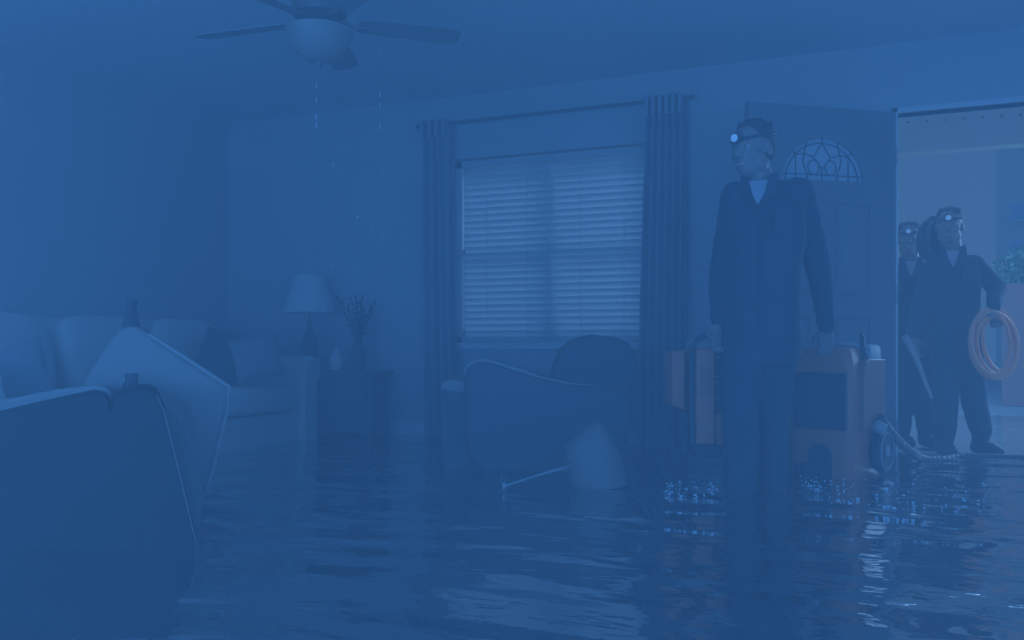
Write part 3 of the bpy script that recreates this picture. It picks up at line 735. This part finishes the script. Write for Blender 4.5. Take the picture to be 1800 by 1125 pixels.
def head_geo(m, Mx):
    def E(c, r, rot=None):
        R = Mx.to_3x3().to_4x4() if rot is None else Mx.to_3x3().to_4x4() @ rot
        m.ball(Mx @ Vector(c), r, 20, m=R)
    def K(a, ra, b2, rb): m.cap(Mx @ Vector(a), ra, Mx @ Vector(b2), rb, 12)
    E((0, .012, .035), (.074, .094, .088)); E((0, -.020, -.015), (.063, .070, .090)); E((0, -.035, -.078), (.042, .042, .036))
    E((0, -.012, -.055), (.055, .062, .052)); K((0, -.084, .018), .010, (0, -.103, -.022), .014)
    for sx_ in (-1, 1):
        K((sx_*.010, -.096, -.024), .008, (sx_*.014, -.090, -.026), .007)
        K((sx_*.012, -.082, .032), .010, (sx_*.042, -.068, .030), .010); E((sx_*.042, -.052, -.02), (.022, .024, .022))
        E((sx_*.076, .014, -.008), (.010, .020, .032)); E((sx_*.050, -.005, -.065), (.018, .035, .028))
    K((-.018, -.078, -.056), .009, (.018, -.078, -.056), .009); K((-.014, -.074, -.070), .009, (.014, -.074, -.070), .009)

def figure(label, loc, rz, J, hyaw, hpitch=0, hands=(), scale=1.0, hscale=1.0, by=0, rk=1.0):
    nb_ = Vector(J['neck']); BY = Matrix.Translation(nb_) @ Matrix.Rotation(by, 4, 'Z') @ Matrix.Translation(-nb_)
    def turn(q):
        for v in q.bm.verts: v.co = BY @ v.co
        return q
    # bare body: one continuous surface
    m = MB(); H = Matrix.Translation(J['head']) @ Matrix.Rotation(hyaw, 4, 'Z') @ Matrix.Rotation(hpitch, 4, 'X') @ Matrix.Scale(hscale, 4)
    head_geo(m, H)
    ch, pv, nb = Vector(J['chest']), Vector(J['pelvis']), Vector(J['neck'])
    m.cap(H @ Vector((0, .02, -.05)), .058, nb, .062)
    m.loft([[c+Vector((rx*math.cos(2*PI*i/20), ry*math.sin(2*PI*i/20), 0)) for i in range(20)] for c, rx, ry in ((pv-Vector((0,0,.06)), .10, .08), (pv, .14, .10), (pv*.5+ch*.5, .12, .09), (ch, .145, .10), (ch+Vector((0,0,.09)), .12, .075), (nb, .05, .05))])
    for sd in ('L', 'R'):
        sh, el, wr = Vector(J['sh'+sd]), Vector(J['el'+sd]), Vector(J['wr'+sd])
        m.cap(nb-Vector((0,0,.03)), .045, sh, .048); m.cap(sh, .046, el, .036); m.cap(el, .036, wr, .024)
        hp_, kn, an = Vector(J['hip'+sd]), Vector(J['kn'+sd]), Vector(J['an'+sd])
        m.cap(hp_, .075, kn, .052); m.cap(kn, .052, an, .036)
    for w, d, n, side, curl in hands: hand(m, w, d, n, side, curl)
    body = m.blob('person', M['skin'], None, voxel=.0062, smooth=3)
    body.location = loc; body.rotation_euler = (0, 0, rz); tag(body, label, 'person')
    # coverall
    m = MB(); sc_ = scale
    prof = ((pv-Vector((0,0,.10)), .155, .11), (pv, .172, .125), (pv+Vector((0,0,.10)), .165, .12), (pv*.5+ch*.5, .160, .118), (ch-Vector((0,0,.04)), .178, .128), (ch+Vector((0,0,.06)), .178, .118), (ch+Vector((0,0,.115)), .14, .09), (nb+Vector((0,.006,-.012)), .072, .068))
    m.loft([[c+Vector((rx*sc_*math.cos(2*PI*i/24), ry*sc_*math.sin(2*PI*i/24), 0)) for i in range(24)] for c, rx, ry in prof])
    for sd in ('L', 'R'):
        sh, el, wr = Vector(J['sh'+sd]), Vector(J['el'+sd]), Vector(J['wr'+sd])
        m.cap(nb-Vector((0,0,.05)), .052, sh, .066*sc_); m.cap(sh, .068*sc_, el, .058*sc_)
        cu = wr-(wr-el).normalized()*.012
        m.cap(el, .058*sc_, cu, .040*sc_)
        hp_, kn, an = Vector(J['hip'+sd]), Vector(J['kn'+sd]), Vector(J['an'+sd])
        kk = rk if sd == 'R' else 1.0
        m.cap(hp_, .094*sc_*kk, kn, .076*sc_*kk); m.cap(kn, .076*sc_*kk, an+Vector((0,0,.05)), .070*sc_*kk)
    cv = m.blob('coverall', M['uniform'], body, voxel=.010, smooth=4, wrinkle=.012)
    # collar, V opening, pocket, zip
    f = nb+Vector((0, 0, .0)); fy = -.135*sc_
    for sg in (-1, 1):
        q = MB(); q.loft([[f+Vector((sg*.044, -.072, .030)), f+Vector((sg*.070, -.045, .042)), f+Vector((sg*.078, -.075, -.035)), f+Vector((sg*.012, -.124, -.105))],
                          [f+Vector((sg*.048, -.084, .034)), f+Vector((sg*.078, -.050, .044)), f+Vector((sg*.084, -.084, -.040)), f+Vector((sg*.012, -.138, -.108))]])
        turn(q).build('collar', M['uniform'], cv, bevel=.004)
    q = MB(); q.loft([[f+Vector((-.048, -.050, .010)), f+Vector((.048, -.050, .010)), f+Vector((.0, -.110, -.100))], [f+Vector((-.050, -.082, .006)), f+Vector((.050, -.082, .006)), f+Vector((.0, -.131, -.108))]])
    turn(q).build('undershirt', M['shirt'], body, smooth=False)
    q = MB(); zt = f+Vector((0, -.131, -.10)); q.tube([zt, ch+Vector((0, fy-.004, 0)), ch*.5+pv*.5+Vector((0, -.118*sc_-.008, 0)), pv+Vector((0, -.128*sc_, .02))], .0045, 6); turn(q).build('zip_placket', M['uniform'], cv)
    for sg in (-1, 1):
        q = MB(); pc = ch+Vector((sg*.085, -.118*sc_, -.005)); q.box(-.045, .045, -.012, .006, -.055, .055, m=Matrix.Translation(pc) @ Matrix.Rotation(sg*.35, 4, 'Z')); turn(q).build('chest_pocket', M['uniform'], cv, bevel=.006)
    # head details
    for sg in (-1, 1):
        e = MB().ball(H @ Vector((sg*.030, -.074, .008)), .0125*hscale, 12).build('eye', M['eye'], body)
        MB().ball(H @ Vector((sg*.030, -.0845, .008)), .005*hscale, 8).build('iris', M['hair'], e)
        MB().tube([H @ Vector((sg*x, y, z)) for x, y, z in ((.014, -.091, .033), (.030, -.088, .038), (.047, -.074, .034))], .0045*hscale, 6).build('eyebrow', M['hair'], body)
    MB().tube([H @ Vector(p) for p in ((-.024, -.080, -.062), (-.010, -.0875, -.060), (0, -.0885, -.062), (.010, -.0875, -.060), (.024, -.080, -.062))], [.003, .0055, .006, .0055, .003], 8).build('mouth', M['lip'], body)
    q = MB(); 
    R3 = H.to_3x3().to_4x4()
    q.ball(H @ Vector((0, .022, .057)), (.079, .086, .078), 24, m=R3); q.ball(H @ Vector((0, .050, .005)), (.072, .062, .075), 20, m=R3)
    for k in range(26):
        a = random.uniform(0, 2*PI); t = random.uniform(.1, .75)
        q.ball(H @ Vector((.070*math.cos(a)*math.cos(t), .028+.080*math.sin(a)*math.cos(t), .066+.070*math.sin(t))), .014*hscale, 8)
    hair = q.blob('hair', M['hair'], body, voxel=.006, smooth=2, wrinkle=.004, wscale=40)
    # headlamp
    hl_ = bpy.data.objects.new('headlamp', None); C.objects.link(hl_); hl_.parent = body
    ring = [H @ Vector((.083*math.cos(2*PI*i/28), .016+.101*math.sin(2*PI*i/28), .052+.010*math.sin(2*PI*i/28))) for i in range(28)]
    MB().tube(ring, .0065*hscale, 8, closed=True).build('strap', M['black'], hl_)
    Lm = H @ Matrix.Translation((0, -.090, .046)) @ Matrix.Rotation(PI/2, 4, 'X')
    MB().lathe([(.020, 0), (.024, .006), (.022, .024), (.018, .026)], m=Lm, n=20).build('lamp_case', M['black'], hl_)
    MB().lathe([(.001, .0262), (.017, .0262), (.016, .030), (.001, .032)], m=Lm, n=20).build('lens', M['lens'], hl_)
    # boots
    for sd in ('L', 'R'):
        an = Vector(J['an'+sd]); dirx = J.get('toe'+sd, (0, -1)); q = MB(); tv = Vector((dirx[0], dirx[1], 0)).normalized(); g0 = J['ground']
        q.cap(an+Vector((0,0,.10)), .058, Vector((an.x, an.y, g0+.07)), .055); q.cap(Vector((an.x, an.y, g0+.052))-tv*.03, .048, Vector((an.x, an.y, g0+.046))+tv*.11, .044); q.cap(Vector((an.x, an.y, g0+.040))+tv*.11, .040, Vector((an.x, an.y, g0+.038))+tv*.15, .036)
        q.blob('boot', M['boot'], body, voxel=.009, smooth=3)
    return body

# foreground workman
loc, L = frame(1335, 3.65)
def V(x, y, Z): return L(x, y, ZZ=Z)
JA = dict(head=V(1322, 264, 3.62), neck=V(1336, 326, 3.66), chest=V(1343, 398, 3.66), pelvis=V(1337, 600, 3.67),
          shL=V(1293, 346, 3.67), elL=V(1271, 480, 3.72), wrL=V(1264, 566, 3.71), shR=V(1402, 338, 3.70), elR=V(1438, 468, 3.84), wrR=V(1453, 577, 3.99),
          hipL=V(1307, 625, 3.67), knL=V(1302, 735, 3.63), anL=Vector((V(1301, 700, 3.66).x, .01, .08)), hipR=V(1364, 625, 3.68), knR=V(1361, 735, 3.70), anR=Vector((V(1362, 700, 3.72).x, .10, .08)), ground=0)
A = figure('workman in dark coverall and headlamp in the foreground, looking aside, carrying two machines', loc, T, JA, math.radians(-52), math.radians(6), by=math.radians(-20), rk=.86,
           hands=((JA['wrL'], (0.0, 0, -1), (0.0, -1, -.1), 1, 1.15), (JA['wrR'], (-.03, .06, -1), (0, 1, -.1), -1, 1.2)))
# second workman, just outside
loc, L = frame(1672, 5.6)
JB = dict(head=V(1669, 398, 5.56), neck=V(1674, 444, 5.6), chest=V(1674, 490, 5.6), pelvis=V(1680, 612, 5.6),
          shL=V(1640, 468, 5.6), elL=V(1616, 545, 5.62), wrL=V(1602, 592, 5.50), shR=V(1712, 466, 5.6), elR=V(1752, 506, 5.62), wrR=V(1746, 543, 5.40),
          hipL=V(1664, 625, 5.6), knL=V(1662, 708, 5.55), anL=V(1660, 776, 5.6), hipR=V(1702, 625, 5.6), knR=V(1712, 705, 5.58), anR=V(1724, 770, 5.7), ground=0, toeL=(-.1, -1), toeR=(.25, -1))
B_ = figure('workman in dark coverall and headlamp just outside the door, holding a coiled hose', loc, T, JB, math.radians(-30), math.radians(2), by=math.radians(-25),
            hands=((JB['wrL'], (.05, -.25, -1), (.2, -1, .2), -1, .8), (JB['wrR'], (0, -.3, -1), (-.4, -1, .2), 1, 1.1)))
loc2, L2 = frame(1748, 5.33)
coil = thing('coiled_hose', 'coil of orange hose hanging from the hand of the workman outside', 'hose', loc2, T)
for k, (cx, cy, rx, ry, tl, dz) in enumerate(((1742, 602, 34, 56, -.10, 0), (1749, 606, 40, 58, -.16, .02), (1752, 608, 34, 52, -.22, .035), (1757, 606, 28, 50, -.25, .05), (1747, 604, 42, 62, -.06, .06))):
    pts = []
    for i in range(40):
        a = 2*PI*i/40; ex, ey = rx*math.cos(a), ry*math.sin(a)
        pts.append(L2(cx+ex*math.cos(tl)-ey*math.sin(tl), cy+ex*math.sin(tl)+ey*math.cos(tl), ZZ=5.33+dz+.03*math.sin(a*2+k)))
    MB().tube(pts, .0125, 8, closed=True).build('loop', M['cord'], coil)
MB().tube([L2(1738, 548, ZZ=5.35), L2(1745, 553, ZZ=5.31), L2(1756, 552, ZZ=5.35)], .020, 10).build('tie_band', M['silver'], coil)
# wand held in his other hand
loc3, L3 = frame(1600, 5.42)
wd = thing('suction_wand', 'pale flat suction wand slanting down from the hand of the workman outside', 'wand', loc3, T)
MB().tube([L3(1597, 600, ZZ=5.42), L3(1606, 618, ZZ=5.42), L3(1616, 642, ZZ=5.42), L3(1628, 676, ZZ=5.42), L3(1638, 700, ZZ=5.42)], [.016, .018, .015, .012, .010], 10).build('tube', M['silver'], wd)
MB().tube([L3(1590, 590, ZZ=5.44), L3(1600, 606, ZZ=5.42)], .022, 12).build('grip', M['grey'], wd)
# shoulder bundle
loc4, L4 = frame(1633, 5.74)
bd = thing('shoulder_hose', 'dark ribbed hose bundle slung on the shoulder of the workman outside', 'hose', loc4, T)
for k, (cx, cy, rx, ry, dz) in enumerate(((1634, 418, 13, 26, 0), (1640, 416, 14, 30, .05), (1629, 424, 11, 26, .09), (1644, 424, 12, 28, -.05))):
    pts = [L4(cx+rx*math.cos(2*PI*i/48), cy+ry*math.sin(2*PI*i/48), ZZ=5.74+dz) for i in range(48)]
    MB().tube(pts, [.026+.004*(i % 2) for i in range(48)], 8, closed=True).build('loop', M['black'], bd)
# third workman
loc, L = frame(1598, 6.17)
JC = dict(head=V(1598, 421, 6.13), neck=V(1600, 462, 6.17), chest=V(1601, 503, 6.17), pelvis=V(1603, 620, 6.17),
          shL=V(1568, 482, 6.17), elL=V(1556, 545, 6.2), wrL=V(1558, 600, 6.15), shR=V(1634, 482, 6.17), elR=V(1645, 545, 6.2), wrR=V(1642, 600, 6.15),
          hipL=V(1588, 630, 6.17), knL=V(1586, 705, 6.15), anL=V(1584, 768, 6.2), hipR=V(1620, 630, 6.17), knR=V(1624, 700, 6.14), anR=V(1628, 766, 6.12), ground=0)
C_ = figure('workman in dark coverall and headlamp half hidden behind the edge of the open door', loc, T, JC, math.radians(-27), 0, by=math.radians(-22),
            hands=((JC['wrL'], (0, -.1, -1), (.6, -.5, 0), 1, .5), (JC['wrR'], (0, -.1, -1), (-.6, -.5, 0), -1, .5)), scale=.95)

# ------------------------------------------------------------------ outside
struct(MB().box(-12, 14, YB+.151, 10.2, -.12, 0).build('porch_floor', M['wetporch'], smooth=False))
struct(MB().box(-25, 40, 10.2, 45, -.12, -.005).build('ground', M['ground'], smooth=False))
bx0, bx1 = -3.0, 4.5
bmz = thing('porch_beam', 'pale porch beam with small nail heads above the doorway outside', 'beam', ((bx0+bx1)/2, 7.7, 2.30))
MB().box(-3.75, 3.75, -.08, .08, 0, .55).build('board', M['siding'], bmz, smooth=False)
for k in range(7):
    q = CP(1596+k*33, 215-k*2.2, 7.0); xx = wall_x(1596+k*33, 7.62)-(bx0+bx1)/2
    MB().ball((xx, -.084, CAM_Z+(HOR-(215-k*2.2))/F*depth(xx+.75, 7.62)-2.30), .010, 8).build('nail_head', M['wood'], bmz)
for x in (-3.6, 3.6): MB().box(x-.07, x+.07, -.07, .07, -2.30, 0).build('post', M['siding'], bmz, smooth=False)
hs_ = thing('neighbour_house', 'pale house far beyond the porch, at the right edge', 'house', (5.85, 21.5, 0), math.radians(-12))
MB().box(-2.9, 3.0, 0, 4, 0, 7.0).build('wall', M['farwall'], hs_, smooth=False)
m = MB(); m.prism([(-3.2, 7.0), (3.3, 7.0), (0.05, 9.0)], -.3, 4.3); m.build('roof', M['wood'], hs_, smooth=False)
for zc in (2.9, 3.75):
    wf = MB().box(-2.65, -2.05, -.05, .02, zc-.22, zc+.22).build('window', M['trim'], hs_, smooth=False)
    MB().box(-2.60, -2.10, -.06, -.051, zc-.17, zc+.17).build('pane', M['glass'], wf, smooth=False)
bw = tag(MB().box(1.74, 5.0, 12.0, 12.3, 0, 1.50).build('brick_wall', M['brick'], smooth=False), 'low reddish brick wall beyond the porch at the right edge', 'wall')
tr = thing('shrub', 'green shrub behind the brick wall at the right edge', 'shrub', (2.35, 13.4, 0))
MB().tube([(0,0,0), (.05,0,.8), (0,.05,1.4)], [.06, .05, .03], 8).build('stem', M['wood'], tr)
m = MB()
for k in range(1500):
    while True:
        v = Vector((random.uniform(-1,1), random.uniform(-1,1), random.uniform(-1,1)))
        if .35 < v.length < 1: break
    v = Vector((v.x*.62, v.y*.5, v.z*.45+1.65)); R = Matrix.Rotation(random.uniform(0, 6.3), 3, 'Z') @ Matrix.Rotation(random.uniform(-1, 1), 3, 'X')
    q = [m.bm.verts.new(v+R @ Vector(p)) for p in ((0,0,0), (.03,.012,.03), (0,0,.075), (-.03,-.0,.03))]; m.bm.faces.new(q)
m.build('foliage', M['leaf'], tr, smooth=False)

# ------------------------------------------------------------------ splashes and drips
m = MB(); rnd = random.Random(3)
def on_water(px, py, up=0):
    Z = (CAM_Z-WATER)*F/(py-HOR); p = CP(px, py, Z); p.z += up; return p
def spray(n, x0, x1, y0, y1, h, r0=.002, r1=.006):
    for i in range(n):
        p = on_water(rnd.uniform(x0, x1), rnd.uniform(y0, y1), abs(rnd.gauss(0, h))); r = rnd.uniform(r0, r1)
        m.ball(p, (r*rnd.uniform(1, 2.2), r, r*rnd.uniform(.6, 1.2)), 6)
spray(55, 1165, 1262, 848, 876, .008, .0015, .0045); spray(36, 1403, 1452, 852, 864, .02, .0015, .004); spray(90, 1450, 1740, 842, 900, .004, .0015, .0042); spray(14, 880, 890, 846, 858, .02, .001, .003)
spray(20, 1150, 1290, 838, 868, .012, .001, .003); spray(12, 640, 720, 815, 835, .004, .001, .003)
tag(m.build('water_splash', M['drop']), 'scattered splashes and droplets on the water around the machines and boots', 'splash', kind='stuff')
m = MB()
for (px, ys) in ((548, (30, 42)), (556, (150, 175, 205, 220)), (575, (34,)), (586, (290,)), (601, (22,)), (668, (90, 165, 185, 222)), (671, (306, 381, 412)), (624, (468,)), (582, (466,)), (655, (398,)), (628, (380,))):
    for y in ys:
        p = CP(px, y, 3.9); m.ball(p, (.0022, .0022, .016 if y < 230 else .008), 8)
tag(m.build('falling_drops', M['drop']), 'thin drops of water dripping from the ceiling below the fan', 'water drops', kind='stuff')
